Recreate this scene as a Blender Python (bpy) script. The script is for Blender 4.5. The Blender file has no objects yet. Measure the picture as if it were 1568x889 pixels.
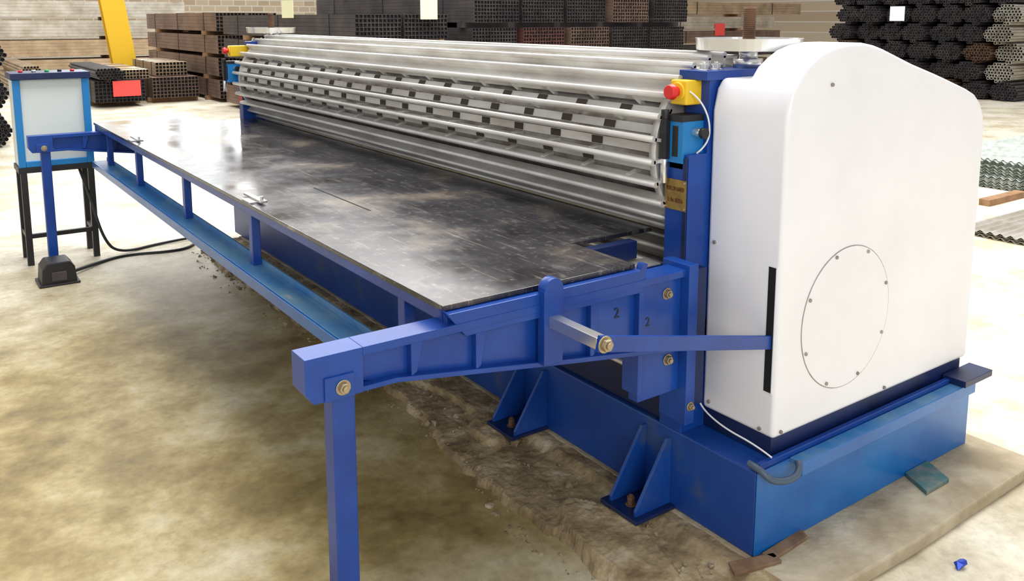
import bpy, bmesh, math, random
from mathutils import Vector, Matrix, noise as MN
random.seed(7)
S=bpy.context.scene
try: S.view_settings.view_transform='Standard'
except Exception: pass
# axes: X = across the machine (a), Y = along its length (l), Z up
# ---------------------------------------------------------------- materials
def mat(name,col,rough=.5,metal=0.,col2=None,scale=6.,col3=None,rough2=None,bump=0.,coat=0.,emit=None,stretch=None,c2pos=(.4,.65),spec=.5,wear=None):
    m=bpy.data.materials.new(name);m.use_nodes=True;n=m.node_tree.nodes;k=m.node_tree.links
    b=n['Principled BSDF'];b.inputs['Base Color'].default_value=(*col,1);b.inputs['Roughness'].default_value=rough
    b.inputs['Metallic'].default_value=metal;b.inputs['Specular IOR Level'].default_value=spec
    if coat: b.inputs['Coat Weight'].default_value=coat;b.inputs['Coat Roughness'].default_value=.15
    if emit: b.inputs['Emission Color'].default_value=(*col,1);b.inputs['Emission Strength'].default_value=emit
    if col2 or bump:
        tc=n.new('ShaderNodeTexCoord');mp=n.new('ShaderNodeMapping');k.new(tc.outputs['Object'],mp.inputs[0])
        if stretch: mp.inputs['Scale'].default_value=stretch
        nz=n.new('ShaderNodeTexNoise');nz.inputs['Scale'].default_value=scale;nz.inputs['Detail'].default_value=6;nz.inputs['Roughness'].default_value=.6
        k.new(mp.outputs[0],nz.inputs['Vector'])
        if col2:
            r=n.new('ShaderNodeValToRGB');e=r.color_ramp.elements
            e[0].position=c2pos[0];e[0].color=(*col,1);e[1].position=c2pos[1];e[1].color=(*col2,1)
            if col3:
                x=e.new(min(.99,c2pos[1]+.1));x.color=(*col3,1)
            k.new(nz.outputs['Fac'],r.inputs[0]);out=r.outputs[0]
            if wear:
                w1=n.new('ShaderNodeTexNoise');w1.inputs['Scale'].default_value=22;w1.inputs['Detail'].default_value=8;w1.inputs['Roughness'].default_value=.75
                k.new(tc.outputs['Object'],w1.inputs['Vector'])
                wr=n.new('ShaderNodeValToRGB');wr.color_ramp.elements[0].position=.66;wr.color_ramp.elements[1].position=.72
                wr.color_ramp.elements[0].color=(0,0,0,1);wr.color_ramp.elements[1].color=(.75,.75,.75,1);k.new(w1.outputs['Fac'],wr.inputs[0])
                mx=n.new('ShaderNodeMix');mx.data_type='RGBA';k.new(wr.outputs[0],mx.inputs[0]);k.new(out,mx.inputs[6]);mx.inputs[7].default_value=(*wear,1);out=mx.outputs[2]
            k.new(out,b.inputs['Base Color'])
        if rough2 is not None:
            mr=n.new('ShaderNodeMapRange');mr.inputs[1].default_value=.35;mr.inputs[2].default_value=.65
            mr.inputs[3].default_value=rough;mr.inputs[4].default_value=rough2
            k.new(nz.outputs['Fac'],mr.inputs[0]);k.new(mr.outputs[0],b.inputs['Roughness'])
        if bump:
            nb=n.new('ShaderNodeTexNoise');nb.inputs['Scale'].default_value=scale*5;nb.inputs['Detail'].default_value=5
            k.new(tc.outputs['Object'],nb.inputs['Vector'])
            bp=n.new('ShaderNodeBump');bp.inputs['Strength'].default_value=bump;bp.inputs['Distance'].default_value=.02
            k.new(nb.outputs['Fac'],bp.inputs['Height']);k.new(bp.outputs[0],b.inputs['Normal'])
    return m
BLUE=mat('blue_paint',(.004,.040,.25),.36,col2=(.007,.062,.33),scale=4,coat=.12,bump=.06,spec=.4,wear=(.02,.03,.10))
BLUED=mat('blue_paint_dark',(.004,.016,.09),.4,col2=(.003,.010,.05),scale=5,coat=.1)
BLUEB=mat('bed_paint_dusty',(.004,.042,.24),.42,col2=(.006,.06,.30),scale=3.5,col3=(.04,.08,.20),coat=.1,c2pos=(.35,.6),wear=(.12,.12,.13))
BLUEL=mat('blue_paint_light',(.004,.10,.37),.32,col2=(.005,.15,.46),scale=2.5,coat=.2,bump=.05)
WORN_LIT=mat('blue_paint_worn_lit',(.02,.16,.42),.4,col2=(.14,.28,.42),scale=5,col3=(.4,.42,.42),stretch=(1,.4,1))
WHITE=mat('white_paint',(.87,.87,.90),.35,col2=(.80,.80,.83),scale=1.5,coat=.3)
STEEL=mat('roller_steel',(.77,.76,.72),.36,metal=.55,col2=(.56,.53,.49),scale=9,rough2=.5,stretch=(1,.3,1))
CORE=mat('roller_core_steel',(.42,.39,.36),.5,metal=.45,col2=(.22,.18,.15),scale=7)
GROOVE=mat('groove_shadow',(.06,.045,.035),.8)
BRIGHT=mat('machined_steel',(.72,.72,.70),.25,metal=.9)
ZINC=mat('bolt_zinc',(.42,.34,.22),.4,metal=.8)
BLACK=mat('black_plastic',(.012,.012,.014),.45)
HOLE=mat('dark_void',(.004,.004,.005),.9)
YELLOW=mat('yellow_plastic',(.85,.55,.02),.4)
RED=mat('red_plastic',(.70,.02,.02),.35)
CYAN=mat('valve_blue',(.01,.20,.52),.4)
BRASS=mat('brass_plate',(.42,.28,.08),.4,metal=.6,col2=(.30,.19,.06),scale=30)
BRASST=mat('brass_text',(.12,.03,.01),.5)
RUST=mat('rust_brown',(.16,.08,.04),.8,col2=(.08,.04,.025),scale=20)
DARKT=mat('dark_tube_steel',(.040,.036,.040),.5,metal=.3,col2=(.085,.07,.07),scale=3)
REDT=mat('redbrown_tube_steel',(.15,.06,.055),.55,metal=.2,col2=(.08,.04,.035),scale=3)
BROWNT=mat('brown_tube_steel',(.24,.155,.12),.5,metal=.3,col2=(.13,.085,.07),scale=2)
GALV=mat('galvanised_tube',(.66,.63,.56),.35,metal=.6,col2=(.42,.36,.28),scale=2)
TAN=mat('tan_tube_steel',(.48,.36,.23),.5,metal=.3,col2=(.30,.21,.13),scale=2)
GREENG=mat('galvanised_sheet',(.70,.74,.70),.4,metal=.3,col2=(.45,.52,.46),scale=6)
WOOD=mat('wood',(.35,.20,.10),.8,col2=(.22,.12,.06),scale=12)
SHIM=mat('shim_wood',(.16,.09,.05),.85,col2=(.26,.17,.10),scale=12)
PAPER=mat('paper_label_stock',(.85,.84,.55),.7);PAPERR=mat('red_label_stock',(.85,.08,.07),.6);PAPERW=mat('white_label_stock',(.85,.85,.85),.7)
YELP=mat('yellow_column_paint',(.85,.52,.02),.45)
WHITEC=mat('white_cable_sleeve',(.8,.8,.8),.5)
# table plate
def table_mat():
    m=bpy.data.materials.new('worn_steel_table');m.use_nodes=True;n=m.node_tree.nodes;k=m.node_tree.links;b=n['Principled BSDF']
    tc=n.new('ShaderNodeTexCoord')
    n1=n.new('ShaderNodeTexNoise');n1.inputs['Scale'].default_value=2.3;n1.inputs['Detail'].default_value=8;n1.inputs['Roughness'].default_value=.62;n1.inputs['Distortion'].default_value=.25
    k.new(tc.outputs['Object'],n1.inputs['Vector'])
    r=n.new('ShaderNodeValToRGB');e=r.color_ramp.elements
    e[0].position=.38;e[0].color=(.008,.008,.012,1);e[1].position=.52;e[1].color=(.030,.029,.038,1)
    x=e.new(.60);x.color=(.085,.070,.062,1);x=e.new(.70);x.color=(.21,.17,.13,1)
    k.new(n1.outputs['Fac'],r.inputs[0])
    def speck(sc,p0,p1,stretch,rot=0):
        mp=n.new('ShaderNodeMapping');mp.inputs['Scale'].default_value=stretch;mp.inputs['Rotation'].default_value=(0,0,rot);k.new(tc.outputs['Object'],mp.inputs[0])
        n2=n.new('ShaderNodeTexNoise');n2.inputs['Scale'].default_value=sc;n2.inputs['Detail'].default_value=5;n2.inputs['Roughness'].default_value=.65
        k.new(mp.outputs[0],n2.inputs['Vector'])
        r2=n.new('ShaderNodeValToRGB');r2.color_ramp.elements[0].position=p0;r2.color_ramp.elements[1].position=p1
        r2.color_ramp.elements[1].color=(.35,.32,.28,1);r2.color_ramp.elements[0].color=(0,0,0,1)
        k.new(n2.outputs['Fac'],r2.inputs[0]);return r2.outputs[0]
    cur=r.outputs[0]
    for sc,p0,p1,st,w,ro in ((38,.57,.76,(1,1,1),.5,0),(9,.57,.80,(2.2,.7,1),.45,.3),(6,.61,.70,(14,.5,1),.4,1.2),(6,.61,.70,(14,.5,1),.4,.1)):
        mx=n.new('ShaderNodeMix');mx.data_type='RGBA';mx.blend_type='ADD';mx.inputs[0].default_value=w
        k.new(cur,mx.inputs[6]);k.new(speck(sc,p0,p1,st,ro),mx.inputs[7]);cur=mx.outputs[2]
    k.new(cur,b.inputs['Base Color'])
    mr=n.new('ShaderNodeMapRange');mr.inputs[1].default_value=.35;mr.inputs[2].default_value=.65;mr.inputs[3].default_value=.13;mr.inputs[4].default_value=.34
    k.new(n1.outputs['Fac'],mr.inputs[0]);k.new(mr.outputs[0],b.inputs['Roughness'])
    b.inputs['Metallic'].default_value=.2;b.inputs['Specular IOR Level'].default_value=.7
    return m
TABLE=table_mat()
def floor_mat():
    m=bpy.data.materials.new('stained_concrete');m.use_nodes=True;n=m.node_tree.nodes;k=m.node_tree.links;b=n['Principled BSDF']
    tc=n.new('ShaderNodeTexCoord')
    def noise(sc,det,dis=0,rg=.6):
        x=n.new('ShaderNodeTexNoise');x.inputs['Scale'].default_value=sc;x.inputs['Detail'].default_value=det;x.inputs['Distortion'].default_value=dis
        x.inputs['Roughness'].default_value=rg;k.new(tc.outputs['Object'],x.inputs['Vector']);return x
    a=noise(1.7,8,.1,.64)
    r=n.new('ShaderNodeValToRGB');e=r.color_ramp.elements
    e[0].position=.32;e[0].color=(.14,.10,.034,1);e[1].position=.45;e[1].color=(.31,.23,.085,1)
    x=e.new(.54);x.color=(.45,.36,.17,1);x=e.new(.66);x.color=(.66,.58,.39,1)
    k.new(a.outputs['Fac'],r.inputs[0])
    # stained near the machine's working side; paler beyond, brighter exposure put into the colour
    c=n.new('ShaderNodeVectorMath');c.operation='DISTANCE';c.inputs[1].default_value=(-1.1,2.0,-.05);k.new(tc.outputs['Object'],c.inputs[0])
    d=noise(.8,5)
    ad=n.new('ShaderNodeMath');ad.operation='MULTIPLY_ADD';ad.inputs[1].default_value=3.0;k.new(d.outputs['Fac'],ad.inputs[0]);k.new(c.outputs['Value'],ad.inputs[2])
    mr=n.new('ShaderNodeMapRange');mr.inputs[1].default_value=2.9;mr.inputs[2].default_value=5.0;k.new(ad.outputs[0],mr.inputs[0])
    pale=n.new('ShaderNodeValToRGB');pale.color_ramp.elements[0].color=(.56,.48,.31,1);pale.color_ramp.elements[0].position=.35
    pale.color_ramp.elements[1].color=(.84,.79,.66,1);pale.color_ramp.elements[1].position=.58;k.new(a.outputs['Fac'],pale.inputs[0])
    mx=n.new('ShaderNodeMix');mx.data_type='RGBA';k.new(mr.outputs[0],mx.inputs[0]);k.new(r.outputs[0],mx.inputs[6]);k.new(pale.outputs[0],mx.inputs[7])
    f=noise(18,8,0,.75)
    r3=n.new('ShaderNodeValToRGB');r3.color_ramp.elements[0].position=.32;r3.color_ramp.elements[0].color=(.55,.52,.46,1);r3.color_ramp.elements[1].position=.56;r3.color_ramp.elements[1].color=(1,1,1,1)
    k.new(f.outputs['Fac'],r3.inputs[0])
    m2=n.new('ShaderNodeMix');m2.data_type='RGBA';m2.blend_type='MULTIPLY';m2.inputs[0].default_value=.6
    k.new(mx.outputs[2],m2.inputs[6]);k.new(r3.outputs[0],m2.inputs[7]);k.new(m2.outputs[2],b.inputs['Base Color'])
    b.inputs['Roughness'].default_value=.5
    bp=n.new('ShaderNodeBump');bp.inputs['Strength'].default_value=.12;bp.inputs['Distance'].default_value=.01
    k.new(f.outputs['Fac'],bp.inputs['Height']);k.new(bp.outputs[0],b.inputs['Normal'])
    return m
FLOOR=floor_mat()
PLINTH=mat('rough_concrete',(.34,.27,.17),.9,col2=(.52,.45,.32),scale=4,col3=(.62,.56,.43),bump=.5)
DIRT=mat('broken_concrete_dirt',(.19,.13,.065),.95,col2=(.38,.29,.16),scale=7,col3=(.54,.45,.30),bump=.5,c2pos=(.38,.56))
RUB=mat('rubble_concrete',(.22,.16,.09),.95,col2=(.46,.38,.25),scale=7,bump=1.0)
def brick_mat(rot):
    m=bpy.data.materials.new('pale_brick');m.use_nodes=True;n=m.node_tree.nodes;k=m.node_tree.links;b=n['Principled BSDF']
    tc=n.new('ShaderNodeTexCoord');mp=n.new('ShaderNodeMapping');mp.inputs['Rotation'].default_value=rot;k.new(tc.outputs['Object'],mp.inputs[0])
    br=n.new('ShaderNodeTexBrick');br.inputs['Scale'].default_value=1;br.inputs['Brick Width'].default_value=.5;br.inputs['Row Height'].default_value=.24
    br.inputs['Mortar Size'].default_value=.025
    br.inputs['Color1'].default_value=(.55,.46,.34,1);br.inputs['Color2'].default_value=(.42,.33,.23,1);br.inputs['Mortar'].default_value=(.62,.58,.5,1)
    k.new(mp.outputs[0],br.inputs[0]);k.new(br.outputs[0],b.inputs['Base Color']);b.inputs['Roughness'].default_value=.9
    return m
# ---------------------------------------------------------------- builders
def empty(name,loc=(0,0,0)):
    e=bpy.data.objects.new(name,None);e.location=loc;S.collection.objects.link(e);return e
class B:
    def __init__(s): s.bm=bmesh.new();s.m=[]
    def mi(s,m):
        if m not in s.m: s.m.append(m)
        return s.m.index(m)
    def prism(s,pts,axis,c0,c1,m):
        """pts: 2D outline. axis 'l': pts=(a,z); axis 'a': pts=(l,z); axis 'z': pts=(a,l)"""
        def P(p,c): return {'l':(p[0],c,p[1]),'a':(c,p[0],p[1]),'z':(p[0],p[1],c)}[axis]
        i=s.mi(m);v0=[s.bm.verts.new(P(p,c0)) for p in pts];v1=[s.bm.verts.new(P(p,c1)) for p in pts];n=len(pts)
        fs=[s.bm.faces.new(v0),s.bm.faces.new(v1[::-1])]
        for j in range(n): fs.append(s.bm.faces.new((v0[j],v1[j],v1[(j+1)%n],v0[(j+1)%n])))
        for f in fs: f.material_index=i
        return s
    def box(s,a0,a1,l0,l1,z0,z1,m): return s.prism([(a0,l0),(a1,l0),(a1,l1),(a0,l1)],'z',z0,z1,m)
    def cyl(s,p0,p1,r,m,n=20,r2=None):
        p0=Vector(p0);p1=Vector(p1);d=p1-p0;q=d.to_track_quat('Z','Y').to_matrix();i=s.mi(m);r2=r if r2 is None else r2
        A=[];Bv=[]
        for j in range(n):
            t=2*math.pi*j/n;c=Vector((math.cos(t),math.sin(t),0))
            A.append(s.bm.verts.new(p0+q@(c*r)));Bv.append(s.bm.verts.new(p1+q@(c*r2)))
        f=[s.bm.faces.new(A[::-1]),s.bm.faces.new(Bv)]
        for x in f: x.material_index=i
        for j in range(n):
            x=s.bm.faces.new((A[j],A[(j+1)%n],Bv[(j+1)%n],Bv[j]));x.material_index=i;x.smooth=n>8
        return s
    def beam(s,p0,p1,w,h,m,up=(0,0,1)):
        p0=Vector(p0);p1=Vector(p1);d=(p1-p0).normalized();side=d.cross(Vector(up)).normalized();u=side.cross(d);i=s.mi(m)
        vs=[[s.bm.verts.new(p+side*sx*w/2+u*sz*h/2) for sx,sz in((-1,-1),(1,-1),(1,1),(-1,1))] for p in(p0,p1)]
        fs=[s.bm.faces.new(vs[0]),s.bm.faces.new(vs[1][::-1])]+[s.bm.faces.new((vs[0][j],vs[1][j],vs[1][(j+1)%4],vs[0][(j+1)%4])) for j in range(4)]
        for f in fs: f.material_index=i
        return s
    def torus(s,c,R,r,m,normal='z',n=40,k=8):
        i=s.mi(m);V=[]
        for a in range(n):
            t=2*math.pi*a/n;row=[]
            for b in range(k):
                u=2*math.pi*b/k;rr=R+r*math.cos(u);x,y,z=rr*math.cos(t),rr*math.sin(t),r*math.sin(u)
                p={'z':(x,y,z),'l':(x,z,y),'a':(z,x,y)}[normal]
                row.append(s.bm.verts.new((c[0]+p[0],c[1]+p[1],c[2]+p[2])))
            V.append(row)
        for a in range(n):
            for b in range(k):
                f=s.bm.faces.new((V[a][b],V[(a+1)%n][b],V[(a+1)%n][(b+1)%k],V[a][(b+1)%k]));f.material_index=i;f.smooth=True
        return s
    def bolt(s,c,d,r=.014,h=.012,m=None):
        m=m or ZINC;c=Vector(c);d=Vector(d).normalized()
        s.cyl(c,c+d*.003,r*1.35,m,16);s.cyl(c+d*.003,c+d*h,r,m,6);s.cyl(c+d*h,c+d*(h+.006),r*.55,m,10);return s
    def done(s,name,parent=None,bevel=0,seg=2,smooth=False):
        bmesh.ops.recalc_face_normals(s.bm,faces=s.bm.faces)
        me=bpy.data.meshes.new(name);s.bm.to_mesh(me);s.bm.free()
        for m in s.m: me.materials.append(m)
        o=bpy.data.objects.new(name,me);S.collection.objects.link(o)
        if parent: o.parent=parent
        if bevel:
            x=o.modifiers.new('bevel','BEVEL');x.width=bevel;x.segments=seg;x.limit_method='ANGLE';x.angle_limit=math.radians(35);x.harden_normals=False
        if smooth:
            for p in me.polygons: p.use_smooth=True
        return o
def curve(name,pts,r,m,parent=None):
    c=bpy.data.curves.new(name,'CURVE');c.dimensions='3D';c.bevel_depth=r;c.bevel_resolution=3
    sp=c.splines.new('NURBS');sp.points.add(len(pts)-1);sp.use_endpoint_u=True;sp.order_u=3
    for p,q in zip(sp.points,pts): p.co=(*q,1)
    c.materials.append(m);o=bpy.data.objects.new(name,c);S.collection.objects.link(o)
    if parent:o.parent=parent
    return o
def text(name,body,loc,rot,size,m,parent):
    c=bpy.data.curves.new(name,'FONT');c.body=body;c.size=size;c.extrude=.0004;c.align_x='CENTER';c.align_y='CENTER';c.materials.append(m)
    o=bpy.data.objects.new(name,c);o.location=loc;o.rotation_euler=rot;S.collection.objects.link(o);o.parent=parent;return o
# ---------------------------------------------------------------- machine
M=empty('sheet_corrugation_machine')
FZ=-.05
# bed
b=B()
b.box(0,1.27,0,5.05,0,.28,BLUEB)
o=b.done('bed',M,.006)
b=B()
b.box(.0,1.27,-.004,.0,.0,.28,BLUEL)
b.box(.16,1.22,-.045,.0,.268,.284,WORN_LIT)       # drip lip
b.box(.16,1.22,-.049,-.043,.24,.284,BLUEL)
b.box(.02,1.27,.002,.02,.281,.30,BLUE)
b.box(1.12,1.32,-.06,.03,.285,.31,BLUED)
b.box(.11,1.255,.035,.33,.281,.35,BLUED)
b.done('bed_end_cladding',M,.003)
curve('drain_pipe',[(.0,.03,.30),(.0,-.01,.30),(.02,-.04,.265),(.09,-.06,.255),(.15,-.05,.265),(.155,-.035,.29)],.011,mat('grey_pipe',(.06,.09,.14),.4),M)
b=B()
for l in (.36,.48,1.05,1.2):
    b.prism([(0,.0),(-.16,.0),(-.16,.03),(-.02,.25),(0,.25)],'l',l-.006,l+.006,BLUEB)
for l in (.42,1.125):
    b.box(-.18,-.001,l-.09,l+.09,0.001,.014,BLUED);b.bolt((-.12,l,.014),(0,0,1),.014,.03,RUST)
b.done('gussets',M,.002)
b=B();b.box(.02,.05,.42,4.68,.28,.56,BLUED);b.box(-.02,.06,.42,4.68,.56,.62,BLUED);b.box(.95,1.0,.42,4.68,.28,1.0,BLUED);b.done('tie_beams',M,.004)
# end columns
def column(l0,l1,nm):
    b=B()
    b.prism([(0,.28),(.62,.28),(.62,1.46),(.085,1.46),(.085,1.22),(0,1.22)],'l',l0,l1,BLUE)
    b.box(.06,.66,l0-.01,l1+.01,1.455,1.485,BLUE)
    lm=(l0+l1)/2
    for a in (.11,.17,.5,.58): b.bolt((a,lm,1.485),(0,0,1),.014,.02,BRIGHT)
    b.cyl((.25,l0-.0,.60),(.25,l1+.012,.60),.16,BLUED,32)
    b.box(-.012,-.001,l0+.004,l1-.004,.64,.79,BLUE);b.bolt((-.012,lm+.02,.735),(-1,0,0),.014,.014);b.bolt((0,lm,.50),(-1,0,0),.012,.012)
    b.box(-.004,-.0008,l0+.003,l0+.02,.80,1.21,BLUED)
    b.done(nm,M,.004)
column(.315,.415,'column_near');column(4.69,4.79,'column_far')
# handwheels
def wheel(a,l,nm):
    b=B()
    b.cyl((a,l,1.485),(a,l,1.515),.05,BRIGHT,24);b.cyl((a,l,1.515),(a,l,1.545),.032,BRIGHT,20)
    b.cyl((a,l,1.54),(a,l,1.572),.055,BRIGHT,24)
    for i in range(4):
        t=math.pi*i/2+.5;b.beam((a,l,1.552),(a+.15*math.cos(t),l+.15*math.sin(t),1.556),.04,.012,BRIGHT)
    n=48;i=b.mi(BRIGHT);prof=[(.125,1.545),(.175,1.545),(.180,1.585),(.168,1.585),(.162,1.566),(.125,1.566)]
    V=[[b.bm.verts.new((a+r*math.cos(2*math.pi*j/n),l+r*math.sin(2*math.pi*j/n),z)) for r,z in prof] for j in range(n)]
    for j in range(n):
        for q in range(6):
            f=b.bm.faces.new((V[j][q],V[(j+1)%n][q],V[(j+1)%n][(q+1)%6],V[j][(q+1)%6]));f.material_index=i
    b.cyl((a,l,1.55),(a,l,1.69),.019,RUST,16)
    for k in range(15): b.torus((a,l,1.585+k*.007),.0195,.003,RUST,'z',16,6)
    b.done(nm,M)
wheel(.345,.38,'handwheel_near');wheel(.25,4.75,'handwheel_far')
# rollers
def roller(ac,zc,R,l0,l1,nm,full=True):
    b=B();b.cyl((ac,l0+.02,zc),(ac,l1-.02,zc),R-.075,CORE,64)
    b.cyl((ac,l0+.0,zc),(ac,l0+.03,zc),R-.04,STEEL,48);b.cyl((ac,l1-.03,zc),(ac,l1,zc),R-.04,STEEL,48)
    N=26
    for i in range(N):
        t=2*math.pi*(i+.35)/N;c,s_=math.cos(t),math.sin(t);u=(c,0,s_);deg=math.degrees(t)
        e=.02
        b.beam((ac+c*(R-.032),l0-e,zc+s_*(R-.032)),(ac+c*(R-.032),l1+e,zc+s_*(R-.032)),.011,.036,STEEL,up=u)
        b.cyl((ac+c*(R-.011),l0-e,zc+s_*(R-.011)),(ac+c*(R-.011),l1+e,zc+s_*(R-.011)),.011,STEEL,10)
        t2=t+math.pi/N;c2,s2=math.cos(t2),math.sin(t2)
        if full and (80<deg<142 or 205<deg<250):
            rr=R-.044;b.beam((ac+c2*rr,l0-e,zc+s2*rr),(ac+c2*rr,l1+e,zc+s2*rr),.062,.005,STEEL,up=(c2,0,s2))
        elif full:
            b.beam((ac+c2*(R-.069),l0,zc+s2*(R-.069)),(ac+c2*(R-.069),l1,zc+s2*(R-.069)),.030,.008,STEEL,up=(c2,0,s2))
            k=0;l=l0+.08+(i*.055)%.24
            while l<l1-.05:
                b.cyl((ac+c*(R-.08),l,zc+s_*(R-.08)),(ac+c*(R-.028),l,zc+s_*(R-.028)),.013,STEEL,8)
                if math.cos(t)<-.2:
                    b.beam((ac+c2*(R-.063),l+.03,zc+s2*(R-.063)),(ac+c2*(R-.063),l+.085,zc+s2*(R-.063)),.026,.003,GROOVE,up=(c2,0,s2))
                l+=.24;k+=1
    b.done(nm,M)
roller(.25,1.215,.325,.43,4.68,'upper_roller')
roller(.25,.585,.30,.43,4.68,'lower_roller',False)
# table
b=B()
b.prism([(-.955,.247),(-.29,.247),(-.29,.545),(.07,.545),(.07,4.66),(-.25,4.66),(-.25,5.03),(-.955,5.03)],'z',.915,.93,TABLE)
b.done('table_plate',M,.002)
b=B()
b.box(-.948,-.905,.265,5.0,.882,.914,BLUE)
b.prism([(-.97,.93),(-.90,.845),(-.28,.845),(-.26,.93),(-.28,.935),(-.29,.914),(-.95,.914)],'l',.222,.246,BLUE)
b.box(-.945,-.285,.247,.264,.847,.913,BLUE)
b.box(-.95,-.28,5.0,5.02,.845,.914,BLUE)
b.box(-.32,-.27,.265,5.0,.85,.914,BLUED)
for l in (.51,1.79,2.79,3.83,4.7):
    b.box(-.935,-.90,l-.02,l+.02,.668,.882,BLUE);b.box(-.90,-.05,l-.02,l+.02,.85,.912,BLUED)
b.done('table_frame',M,.003)
b=B()
b.box(-.985,-.90,.64,4.95,.655,.668,WORN_LIT);b.box(-.995,-.985,.64,4.95,.625,.668,BLUEL);b.box(-.90,-.89,.64,4.95,.655,.69,WORN_LIT)  # rail's lit top is put into the colour, along with pale wear
b.done('lower_rail',M,.002)
b=B()
for l,a in ((1.78,-.93),(3.9,-.93)):
    b.box(a-.02,a+.05,l-.05,l+.05,.930,.936,BRIGHT);b.box(a+.01,a+.03,l-.09,l+.12,.936,.944,BRIGHT)
    b.cyl((a+.02,l-.07,.944),(a+.02,l-.07,.96),.007,BRIGHT,10)
b.box(-.62,-.612,1.35,1.9,.9295,.9305,HOLE);b.done('sheet_stops',M,.001)
# arms
def arm(lc,nm,da=0,lug=True):
    b=B();w=.04
    web=[(-1.19+da,.862),(-1.19+da,.79),(-1.10+da,.772),(-.634,.70),(-.10,.625),(-.10,.862)]
    b.prism(web,'l',lc-.012,lc+.012,BLUE)
    b.box(-1.19+da,-.06,lc-w,lc+w,.862,.884,BLUE)
    b.prism([(-1.335+da,.884),(-1.19+da,.884),(-1.19+da,.772),(-1.315+da,.772),(-1.335+da,.80)],'l',lc-w,lc+w,BLUE)
    b.prism([(-1.19+da,.785),(-1.10+da,.785),(-.634,.715),(-.10,.637),(-.10,.622),(-.634,.70),(-1.10+da,.772),(-1.19+da,.772)],'l',lc-w+.002,lc+w-.002,BLUE)
    for a in (-1.05,-.86,-.47): 
        zb=.772+(a+1.1)*-.155
        b.prism([(a-.008,.87),(a+.03,.87),(a+.008,zb+.02),(a-.008,zb+.01)],'l',lc-w+.006,lc+w-.006,BLUE)
    if lug:
        b.box(-.665,-.60,lc-w-.02,lc-w+.01,.715,.925,BLUE)
        b.cyl((-.632,lc-w-.021,.925),(-.632,lc-w+.011,.925),.0325,BLUE,20)
    b.bolt((-1.245+da,lc-w-.006,.80),(0,-1,0),.014,.014)
    b.box(-1.29+da,-1.215+da,lc-w-.006,lc-w+.002,.772,.83,BLUE)
    b.box(-.275,-.10,lc-.02,lc+.02,.49,.86,BLUE)
    b.box(-.29,-.27,lc-.035,lc+.035,.52,.862,BLUE)
    b.box(-.10,-.06,lc-.055,lc+.06,.38,.90,BLUE)
    b.box(-.06,.04,lc+.0,lc+.06,.40,.86,BLUED)
    for a,z in ((-.16,.815),(-.12-.03,.60)): b.bolt((a,lc-.02,z),(0,-1,0),.014,.014)
    b.bolt((-.08,lc-.055,.44),(0,-1,0),.011,.012)
    b.done(nm,M,.004)
    b=B();b.box(-1.265+da,-1.207+da,lc-.028,lc+.028,FZ,.775,BLUE);b.box(-1.29+da,-1.18+da,lc-.05,lc+.05,FZ,FZ+.012,BLUE);b.done(nm+'_leg',M,.004)
arm(.26,'arm_near');arm(4.88,'arm_far',-.05,False)
# lever
b=B()
b.beam((-.632,.21,.837),(-.632,.005,.837),.032,.032,BRIGHT)
b.beam((-.65,-.002,.841),(.125,.048,.655),.012,.042,BLUE)
b.bolt((-.632,-.008,.837),(0,-1,0),.017,.016)
b.done('lever_linkage',M,.002)
b=B();b.box(-.25,.02,.43,.50,.79,.835,BLUE);b.box(-.22,.0,.425,.505,.835,.842,STEEL);b.prism([(0,.79),(-.2,.79),(0,.70)],'l',.45,.48,BLUE);b.done('notch_bracket',M,.003)
# guard (one welded shell, the rear strip of its crown is cut lower to clear the handwheel)
prof=[(.096,.35),(.096,1.36),(.112,1.43),(.135,1.462),(.171,1.505),(.21,1.53),(.253,1.552),(.31,1.567),(.377,1.575),(.463,1.575),(.52,1.567),(.574,1.554),(.753,1.50),(.90,1.462),(.969,1.443),(1.12,1.40),(1.18,1.378),(1.225,1.345),(1.255,1.30),(1.268,1.25),(1.268,.35)]
bm=bmesh.new();rings=[]
for l,cut in ((.018,0),(.20,0),(.20,1),(.313,1)):
    rings.append([bm.verts.new((a,l,min(z,1.462) if cut else z)) for a,z in prof])
bm.faces.new(rings[0]);bm.faces.new(rings[3][::-1]);n_=len(prof)
for q in range(3):
    for j in range(n_): bm.faces.new((rings[q][j],rings[q+1][j],rings[q+1][(j+1)%n_],rings[q][(j+1)%n_]))
bmesh.ops.remove_doubles(bm,verts=bm.verts,dist=.0005);bmesh.ops.dissolve_degenerate(bm,edges=bm.edges,dist=.0005)
bmesh.ops.recalc_face_normals(bm,faces=bm.faces)
me=bpy.data.meshes.new('end_guard');bm.to_mesh(me);bm.free();me.materials.append(WHITE)
for p in me.polygons: p.use_smooth=True
g=bpy.data.objects.new('end_guard',me);S.collection.objects.link(g);g.parent=M
x=g.modifiers.new('bevel','BEVEL');x.width=.016;x.segments=4;x.limit_method='ANGLE';x.angle_limit=math.radians(40);x.harden_normals=True
b=B()
b.box(.0945,.10,.034,.062,.50,.90,HOLE);b.box(.0935,.096,.030,.034,.496,.904,WHITE)
b.cyl((.45,.019,.68),(.45,.0155,.68),.238,WHITE,64)
b.torus((.45,.0172,.68),.2395,.0014,CORE,'l',72,6)
for i in range(8):
    t=2*math.pi*i/8+.35;b.cyl((.45+.228*math.cos(t),.018,.68+.228*math.sin(t)),(.45+.228*math.cos(t),.011,.68+.228*math.sin(t)),.006,CORE,10)
for a,z in ((.13,.37),(.70,.37),(.3,1.45)): b.cyl((a,.018,z),(a,.012,z),.006,CORE,10)
for l,z in ((.07,.37),(.28,.38),(.28,.93)): b.cyl((.096,l,z),(.09,l,z),.006,CORE,10)
b.done('guard_fasteners',M)
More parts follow.
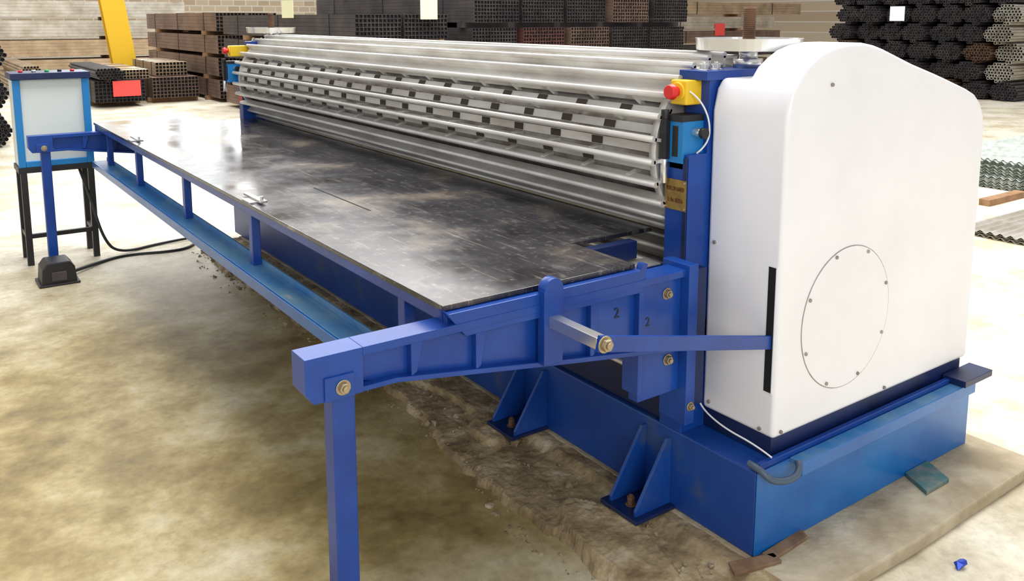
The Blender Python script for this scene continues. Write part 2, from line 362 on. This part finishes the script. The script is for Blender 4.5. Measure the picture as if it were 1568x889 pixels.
# emergency stops, valve boxes
def controls(l,nm,a0):
    b=B();b.box(a0-.005,.10,l-.035,l+.035,1.375,1.455,YELLOW);b.done(nm+'_stop_box',M,.006)
    b=B();b.cyl((a0-.005,l,1.418),(a0-.03,l,1.418),.016,RED,20);b.cyl((a0-.03,l,1.418),(a0-.05,l,1.418),.026,RED,24,.022)
    b.cyl((a0-.003,l,1.418),(a0-.012,l,1.418),.03,YELLOW,24);b.done(nm+'_stop_button',M,.003)
    b=B();b.box(a0-.03,.09,l-.05,l+.02,1.19,1.325,CYAN);b.box(a0-.035,a0+.07,l-.052,l+.022,1.325,1.345,BLACK)
    b.box(a0-.031,a0-.029,l-.03,l-.005,1.21,1.31,BLACK)
    b.box(a0-.02,a0+.05,l-.045,l+.015,1.17,1.19,BLACK)
    b.box(a0-.05,a0-.03,l+.005,l+.03,1.20,1.33,BLACK);b.cyl((a0-.04,l+.02,1.12),(a0-.04,l+.02,1.2),.012,BRIGHT,12);b.cyl((a0-.04,l+.02,1.33),(a0-.04,l+.02,1.36),.014,BLACK,12)
    b.cyl((a0+.02,l-.05,1.29),(a0+.02,l-.085,1.29),.014,BRIGHT,12);b.cyl((a0+.02,l-.085,1.29),(a0+.02,l-.10,1.29),.018,BLACK,12);b.done(nm+'_valve',M,.003)
controls(.385,'near',.02);controls(4.80,'far',-.05)
b=B();b.box(-.0045,-.0005,.319,.414,1.035,1.135,BRASS)
for l in (.325,.408):
    for z in (1.042,1.128): b.cyl((-.0045,l,z),(-.0075,l,z),.003,BRIGHT,8)
b.done('name_plate',M)
rt=(math.radians(90),0,math.radians(-90))
text('name_plate_model','MODEL:CBM-3660/HDV',(-.005,.3665,1.104),rt,.0076,BRASST,M).scale=(1,2.6,1)
text('name_plate_serial','Sr. No. 88/2016',(-.005,.3665,1.066),rt,.0105,BRASST,M).scale=(1,2.0,1)
rl=(math.radians(90),0,0)
text('chalk_mark','2',(-.36,.246,.79),rl,.045,BLACK,M)
text('chalk_mark','2',(-.24,.239,.74),rl,.04,BLACK,M)
b=B();b.box(-.004,-.0005,4.71,4.78,1.04,1.12,RED);b.done('warning_plate',M)
curve('guard_cable',[(.03,.35,1.42),(.05,.325,1.40),(.075,.30,1.33),(.085,.31,1.25),(.05,.33,1.22)],.003,WHITEC,M)
curve('side_cable',[(.09,.318,.92),(.085,.325,.7),(.085,.325,.42),(.08,.31,.36),(.07,.2,.33),(.07,.06,.325),(.07,.0,.31)],.003,WHITEC,M)
# ---------------------------------------------------------------- plinth & floor
PL=empty('concrete_plinth')
b=B();b.prism([(-.02,-.23),(.5,-.245),(1.36,-.235),(1.38,4.9),(-.02,4.9)],'z',FZ,.0,PLINTH);b.done('plinth_slab',PL,.008,2)
# broken, unfinished front strip of the foundation (height field)
def sst(x): x=max(0,min(1,x));return x*x*(3-2*x)
na,nl=46,400;A0,A1,L0,L1=-.56,-.015,-.30,4.95;vs=[];fs=[]
for j in range(nl+1):
    l=L0+(L1-L0)*j/nl
    e0=-.40 if l<.8 else (-.40+.08*sst((l-.8)/.8))
    e=e0+.07*MN.noise(Vector((l*1.3,3,0)))+.045*MN.noise(Vector((l*6,1,0)))+.02*MN.noise(Vector((l*19,5,0)))
    for i in range(na+1):
        a=A0+(A1-A0)*i/na
        p=Vector((a*9,l*9,2))
        s=sst((a-e)/.022+.5)*sst((l+.235+.03*MN.noise(Vector((a*9,7,0))))/.02)*sst((4.9-l)/.02)
        # inner trench where the top layer has spalled off
        tr=sst((MN.noise(Vector((a*4,l*1.6,9)))+.08)/.08)*sst((-.06-a)/.05)
        z=FZ-.006+s*(.054-.022*tr)+s*(.004*MN.noise(p)+.003*MN.noise(p*4)+.002*MN.noise(p*9))
        vs.append((a,l,min(z,.004) if a<-.03 else min(z,-.001)))
for j in range(nl):
    for i in range(na):
        o_=j*(na+1)+i;fs.append((o_,o_+1,o_+na+2,o_+na+1))
me=bpy.data.meshes.new('broken_edge');me.from_pydata(vs,[],fs);me.materials.append(DIRT);me.update()
o=bpy.data.objects.new('broken_edge',me);S.collection.objects.link(o);o.parent=PL
b=B()
for i in range(620):
    l=random.uniform(-.22,4.7);edge=random.random()<.4
    a=(-.46 if l<.8 else -.40)+random.gauss(0,.03) if edge else -.2+random.gauss(0,.08)
    zz=FZ+.003 if a<-.42 else -.018
    r=random.uniform(.003,.009)*(2.2 if random.random()<.08 else 1)
    q=[Vector((random.uniform(-1,1),random.uniform(-1,1),random.uniform(-.5,.6))).normalized()*r*random.uniform(.7,1.2) for _ in range(9)]
    v_=[b.bm.verts.new(Vector((min(a,-.03),l,zz))+v) for v in q];k=b.mi(RUB)
    res=bmesh.ops.convex_hull(b.bm,input=v_)
    for f in [x for x in res['geom'] if isinstance(x,bmesh.types.BMFace)]: f.material_index=k
    for v in [x for x in res['geom_interior'] if isinstance(x,bmesh.types.BMVert)]: b.bm.verts.remove(v)
b.done('rubble',PL)
b=B();b.box(-25,34,-12,34,FZ-.1,FZ,FLOOR);b.done('floor')
# ---------------------------------------------------------------- shims, litter
b=B();b.prism([(.03,-.01),(.24,.0),(.22,-.04),(.04,-.05)],'z',0.001,.012,SHIM);b.prism([(-.09,.02),(.06,-.03),(.05,-.07),(-.12,-.03)],'z',.001,.012,SHIM);b.done('wooden_shim',None,.002)
b=B();b.prism([(.78,-.12),(.93,-.12),(.99,-.005),(.84,-.005)],'z',.001,.016,mat('teal_plate',(.06,.17,.16),.5,col2=(.2,.22,.18),scale=20));b.done('steel_shim_plate',None,.002)
b=B();k=b.mi(mat('wrapper_foil',(.02,.06,.45),.25,metal=.4))
vs=[b.bm.verts.new(Vector((.56,-.36,FZ+.012))+Vector((random.uniform(-.03,.03),random.uniform(-.018,.018),random.uniform(-.012,.014)))) for _ in range(16)]
bmesh.ops.convex_hull(b.bm,input=vs);b.done('candy_wrapper')
# ---------------------------------------------------------------- control cabinet
C=empty('control_cabinet')
b=B();b.box(-1.42,-.96,5.12,5.40,.64,1.25,mat('cabinet_white',(.66,.72,.70),.4));b.done('cabinet_body',C,.006)
b=B()
b.box(-1.425,-1.38,5.10,5.118,.64,1.24,CYAN);b.box(-1.0,-.955,5.10,5.118,.64,1.24,CYAN);b.box(-1.38,-1.0,5.10,5.118,.64,.68,CYAN)
b.box(-1.435,-.945,5.08,5.42,1.24,1.285,BLUED);b.box(-.958,-.95,5.12,5.40,.64,1.24,CYAN);b.done('cabinet_trim',C,.004)
b=B()
for i in range(5): b.cyl((-1.36+i*.08,5.2,1.285),(-1.36+i*.08,5.2,1.30),.014,(RED,BRIGHT,mat('green_btn',(.02,.4,.1)),BLACK,RED)[i],14)
b.done('cabinet_buttons',C)
b=B()
for a in (-1.40,-.98):
    for l in (5.12,5.38): b.box(a-.02,a+.02,l-.02,l+.02,FZ,.60,BLACK)
b.box(-1.43,-.95,5.10,5.40,.60,.64,BLACK)
b.box(-1.38,-1.0,5.105,5.135,.14,.17,BLACK);b.box(-1.415,-1.385,5.14,5.36,.14,.17,BLACK);b.box(-.995,-.965,5.14,5.36,.14,.17,BLACK)
b.done('cabinet_stand',C,.002)
P=empty('foot_pedal')
b=B();b.prism([(-1.41,FZ),(-1.20,FZ),(-1.21,.06),(-1.24,.10),(-1.37,.10),(-1.40,.06)],'l',4.50,4.70,BLACK);b.box(-1.425,-1.185,4.48,4.72,FZ,FZ+.015,BLACK);b.done('pedal_hood',P,.01)
b=B();b.box(-1.35,-1.26,4.49,4.51,-.02,.04,DARKT);b.done('pedal_treadle',P,.004)
curve('power_cable',[(-1.2,4.68,-.02),(-1.0,4.9,-.04),(-.8,5.0,-.045),(-.5,4.9,-.045),(-.35,4.95,-.04),(-.28,5.1,-.045)],.012,BLACK,P)
curve('control_cable',[(-1.05,5.2,.62),(-1.0,5.1,.4),(-.95,5.02,.1),(-.85,5.05,-.04),(-.5,5.2,-.04),(-.2,5.2,-.03)],.01,BLACK,C)
# ---------------------------------------------------------------- tube stacks
class T:
    def __init__(s,axis): s.v=[];s.f=[];s.mi=[];s.m=[];s.ax=axis
    def idx(s,m):
        if m not in s.m: s.m.append(m)
        return s.m.index(m)
    def P(s,u,w,d): return (u,d,w) if s.ax=='l' else (d,u,w)
    def tube(s,u,w,d0,d1,r,m,n=4,wall=.2):
        o=len(s.v);off=math.pi/4 if n==4 else 0;R=r*(1.41 if n==4 else 1)
        cs=[(math.cos(off+2*math.pi*i/n),math.sin(off+2*math.pi*i/n)) for i in range(n)]
        for c,z in cs: s.v.append(s.P(u+c*R,w+z*R,d0))
        for c,z in cs: s.v.append(s.P(u+c*R,w+z*R,d1))
        for c,z in cs: s.v.append(s.P(u+c*R*(1-wall),w+z*R*(1-wall),d0))
        for c,z in cs: s.v.append(s.P(u+c*R*(1-wall),w+z*R*(1-wall),d0+.02))
        a=s.idx(m);h=s.idx(HOLE)
        for i in range(n):
            j=(i+1)%n
            s.f+= [(o+i,o+j,o+n+j,o+n+i),(o+i,o+j,o+2*n+j,o+2*n+i)];s.mi+=[a,a]
        s.f.append(tuple(o+3*n+i for i in range(n)));s.mi.append(h)
    def block(s,u0,u1,w0,w1,d0,d1,m):
        o=len(s.v);a=s.idx(m)
        for d in(d0,d1):
            for u,w in((u0,w0),(u1,w0),(u1,w1),(u0,w1)): s.v.append(s.P(u,w,d))
        s.f+=[(o,o+1,o+2,o+3),(o+4,o+5,o+6,o+7)]+[(o+i,o+(i+1)%4,o+4+(i+1)%4,o+4+i) for i in range(4)];s.mi+=[a]*6
    def rect(s,u0,w0,nu,nw,sz,d0,d1,m):
        dd=random.uniform(-.06,.06)
        for i in range(nu):
            for j in range(nw): s.tube(u0+(i+.5)*sz,w0+(j+.5)*sz,d0+dd+random.uniform(-.01,.01),d1,sz*.48,m)
        for q in (.15,.5,.85):
            x=d0+(d1-d0)*q;s.block(u0-.006,u0+nu*sz+.006,w0-.004,w0+nw*sz+.006,x,x+.03,BLACK)
    def rnd(s,uc,wc,ru,rw,r,d0,d1,m):
        row=0;w=-rw
        while w<=rw:
            u=-ru+(r if row%2 else 0)
            while u<=ru:
                if (u/ru)**2+(w/rw)**2<1.02: s.tube(uc+u,wc+w,d0+random.uniform(-.03,.03),d1,r*.97,m,8,.22)
                u+=2*r
            w+=1.75*r;row+=1
    def done(s,name):
        me=bpy.data.meshes.new(name);me.from_pydata(s.v,[],s.f)
        for m in s.m: me.materials.append(m)
        me.polygons.foreach_set('material_index',s.mi);me.update()
        o=bpy.data.objects.new(name,me);S.collection.objects.link(o);return o
F0=FZ
def label(nm,par,a0,a1,l0,l1,z0,z1,m):
    b=B();b.box(a0,a1,l0,l1,z0,z1,m);b.done(nm,par)
# big middle stack
t=T('l')
w=F0+.08;row=0
while w<2.7:
    nw=8;sz=.055
    for c in range(5):
        m=random.choice([DARKT,DARKT,REDT,DARKT,BROWNT])
        t.rect(5.1+c*.93,w,15,nw,sz,9.5,15.5,m)
    t.block(5.05,9.75,w-.08,w,9.75,9.9,DARKT);t.block(5.05,9.75,w-.08,w,14,14.15,WOOD)
    w+=nw*sz+.08;row+=1
t.done('square_tube_stack')
t=T('l');w=F0+.08
for r_ in range(4):
    for c in range(2): t.rect(3.16+c*.76,w,12,6,.06,9.5,15.5,DARKT if r_>1 else BROWNT)
    t.block(3.1,4.7,w-.08,w,9.7,9.85,WOOD);t.block(3.1,4.7,w-.08,w,14,14.15,WOOD);w+=.44
o=t.done('square_tube_stack')
label('paper_label',o,4.12,4.40,9.38,9.386,1.64,1.94,PAPER)
label('paper_label',o,3.12,3.126,11.7,12.2,1.66,1.94,PAPER)
# brown long tubes to the left of it
t=T('l');w=F0+.08
for r_ in range(4):
    t.rect(3.25,w,8,5,.075,16.2,22.2,BROWNT);t.rect(3.95,w,8,5,.075,16.3,22.2,BROWNT);t.block(3.2,4.6,w-.08,w,17,17.15,WOOD);t.block(3.2,4.6,w-.08,w,21,21.15,WOOD);w+=.455
t.done('square_tube_stack')
# low bundles front-left
t=T('l')
t.rect(.95,F0+.1,13,6,.07,16.4,19.3,DARKT);t.rect(2.1,F0+.1,13,6,.07,16.9,19.3,BROWNT);t.rect(1.5,F0+.53,8,3,.06,16.6,19.3,TAN)
t.rnd(1.2,F0+.66,.26,.13,.03,16.2,19.3,DARKT)
t.rect(2.25,F0+.53,9,4,.07,17.2,19.3,TAN)
for u0,u1 in ((.9,1.9),(2.05,3.05)): t.block(u0,u1,F0,F0+.1,17.1,17.22,WOOD);t.block(u0,u1,F0,F0+.1,19,19.12,WOOD)
o=t.done('square_tube_bundles')
label('red_label',o,1.25,1.75,16.27,16.275,F0+.22,F0+.52,PAPERR)
t=T('l')
for r_ in range(3):
    t.rnd(-1.15,F0+.24+r_*.5,.26,.24,.032,11.6,17.5,DARKT);t.rnd(-1.75,F0+.24+r_*.5,.26,.24,.032,11.6,17.5,DARKT)
t.done('round_pipe_bundles')
t=T('l');t.rnd(.1,F0+.18,.22,.18,.032,19.0,25,TAN);t.rnd(.6,F0+.18,.22,.18,.032,20,25,TAN);t.rnd(.35,F0+.5,.22,.16,.032,20.4,25,TAN);t.done('round_pipe_bundles')
# galvanised long tubes far left (run across)
t=T('a');w=F0+.1
for r_ in range(4):
    for c in range(2): t.rect(26+c*.7,w,7,5,.09,-8,5.5+random.uniform(-.5,.5),GALV if r_>1 else TAN)
    t.block(26,27.4,w-.1,w,-3,-2.85,WOOD);t.block(26,27.4,w-.1,w,3,3.15,WOOD);w+=.55
t.done('galvanised_tube_stack')
# background right-centre stack
t=T('a');w=F0+.08
for r_ in range(5):
    m=[BROWNT,DARKT,BROWNT,GALV,TAN][r_]
    t.rect(17,w,7,4,.09,13+random.uniform(-.3,.3),23+random.uniform(-1.5,.5),m);t.block(17,17.7,w-.08,w,14,14.15,WOOD);t.block(17,17.7,w-.08,w,20,20.15,WOOD);w+=.44
o=t.done('rectangular_tube_stack')
label('red_label',o,18.9,19.35,16.97,16.976,1.12,1.5,PAPERR)
# right stack of round bundles (ends toward the machine)
t=T('a')
for r_ in range(8):
    for c in range(7):
        uc=7.1+c*.62+(.15 if r_%2 else 0);wc=F0+.19+r_*.40
        if r_>5 and c<1: continue
        t.rnd(uc,wc,.30,.19,.034,16.6+random.uniform(-.15,.15),22.5,GALV if (c==0 and r_ in(1,2,3,4)) else DARKT if random.random()>.15 else RUST)
o=t.done('round_pipe_stack')
label('white_label',o,16.3,16.306,9.2,9.55,1.60,1.92,PAPERW)
# ---------------------------------------------------------------- corrugated sheets on floor
def sheets(a0,a1,l0,l1,n,nm,m,pitch=.076,z0=F0):
    v=[];f=[];z=z0+.014
    for k in range(n):
        j=random.uniform(-.03,.03);cols=int((l1-l0)/pitch*6);o=len(v)
        for i in range(cols+1):
            l=l0+(l1-l0)*i/cols+j;zz=z+.011*math.sin(2*math.pi*(l-l0)/pitch)
            v+=[(a0+j,l,zz),(a1+j,l,zz)]
        for i in range(cols): f.append((o+2*i,o+2*i+1,o+2*i+3,o+2*i+2))
        z+=.012
    me=bpy.data.meshes.new(nm);me.from_pydata(v,[],f);me.materials.append(m);me.update()
    o=bpy.data.objects.new(nm,me);S.collection.objects.link(o)
    x=o.modifiers.new('s','SOLIDIFY');x.thickness=.002
    return o
sheets(6.9,9.9,1.0,3.3,24,'corrugated_sheet_stack',GREENG)
sheets(4.8,6.2,.3,1.85,4,'corrugated_sheet_stack',GALV)
b=B();b.box(6.0,6.7,2.2,2.3,F0,F0+.06,WOOD);b.done('timber_batten',None,.004)
# yellow leaning column
b=B();b.beam((2.26,19.7,F0),(1.84,19.7,3.2),.50,.05,YELP,up=(0,1,0));b.beam((2.26,19.95,F0),(1.84,19.95,3.2),.50,.05,YELP,up=(0,1,0));b.beam((2.26,19.82,F0),(1.84,19.82,3.2),.05,.22,YELP,up=(0,1,0));b.done('yellow_steel_column',None,.005)
# ---------------------------------------------------------------- walls with windows
WB=brick_mat((math.radians(90),0,0));WR=brick_mat((math.radians(90),0,math.radians(90)))
GL=mat('bright_window',(.90,.96,1),.5,emit=3.4);GL2=mat('open_window',(1,1,1),.5,emit=28)
b=B()
wins=[(-6,-3,GL),(2.4,4.8,GL),(5.5,6.1,GL2),(6.9,8.5,GL),(9.2,9.7,GL2),(12,15,GL),(19,22,GL)]
x=-25
for w0,w1,_ in wins: b.box(x,w0,34,34.3,FZ,10,WB);b.box(w0,w1,34,34.3,FZ,3.4,WB);b.box(w0,w1,34,34.3,8.2,10,WB);x=w1
b.box(x,34,34,34.3,FZ,10,WB);b.done('wall_back')
for i,(w0,w1,gm) in enumerate(wins):
    b=B();b.box(w0,w1,34.12,34.16,3.4,8.2,gm)
    for q in range(1,4): b.box(w0,w1,34.08,34.12,3.4+q*1.2-.03,3.4+q*1.2+.03,BROWNT)
    b.done('window_%d'%(i+1))
b=B();b.box(34,34.3,-12,34.3,FZ,10,WR);b.done('wall_right')
# ---------------------------------------------------------------- lights
w=bpy.data.worlds.new('world');S.world=w;w.use_nodes=True
w.node_tree.nodes['Background'].inputs[0].default_value=(.96,.96,1,1);w.node_tree.nodes['Background'].inputs[1].default_value=.66
def area(nm,loc,tgt,sx,sy,p,col=(1,1,1)):
    d=bpy.data.lights.new(nm,'AREA');d.shape='RECTANGLE';d.size=sx;d.size_y=sy;d.energy=p;d.color=col
    o=bpy.data.objects.new(nm,d);o.location=loc;o.rotation_euler=(Vector(tgt)-Vector(loc)).to_track_quat('-Z','Y').to_euler();S.collection.objects.link(o)
area('overhead_lamp',(4,3,8.5),(3.5,3,0),6,12,1700,(1,.98,.93))  # overhead lamp added for soft shadows and table sheen; no skylight modelled
area('overhead_lamp_far',(6,18,8.5),(6,18,0),14,12,2200,(1,.98,.94))  # second overhead lamp, likewise added, above the far stacks
area('side_fill_light',(-4,-8,4.5),(0,1,.8),6,4,350,(1,.99,.96))  # soft fill added behind the camera to light the machine; no doorway there
# ---------------------------------------------------------------- camera
cd=bpy.data.cameras.new('camera');cam=bpy.data.objects.new('camera',cd);S.collection.objects.link(cam);S.camera=cam
cd.sensor_width=36;cd.sensor_fit='HORIZONTAL';cd.lens=1317.5/1568*36;cd.shift_y=(226.6-444.5)/1568;cd.clip_start=.05;cd.clip_end=200
cam.location=(-2.023,-1.567,1.65);cam.rotation_euler=(math.radians(90)-.149,0,-.616)
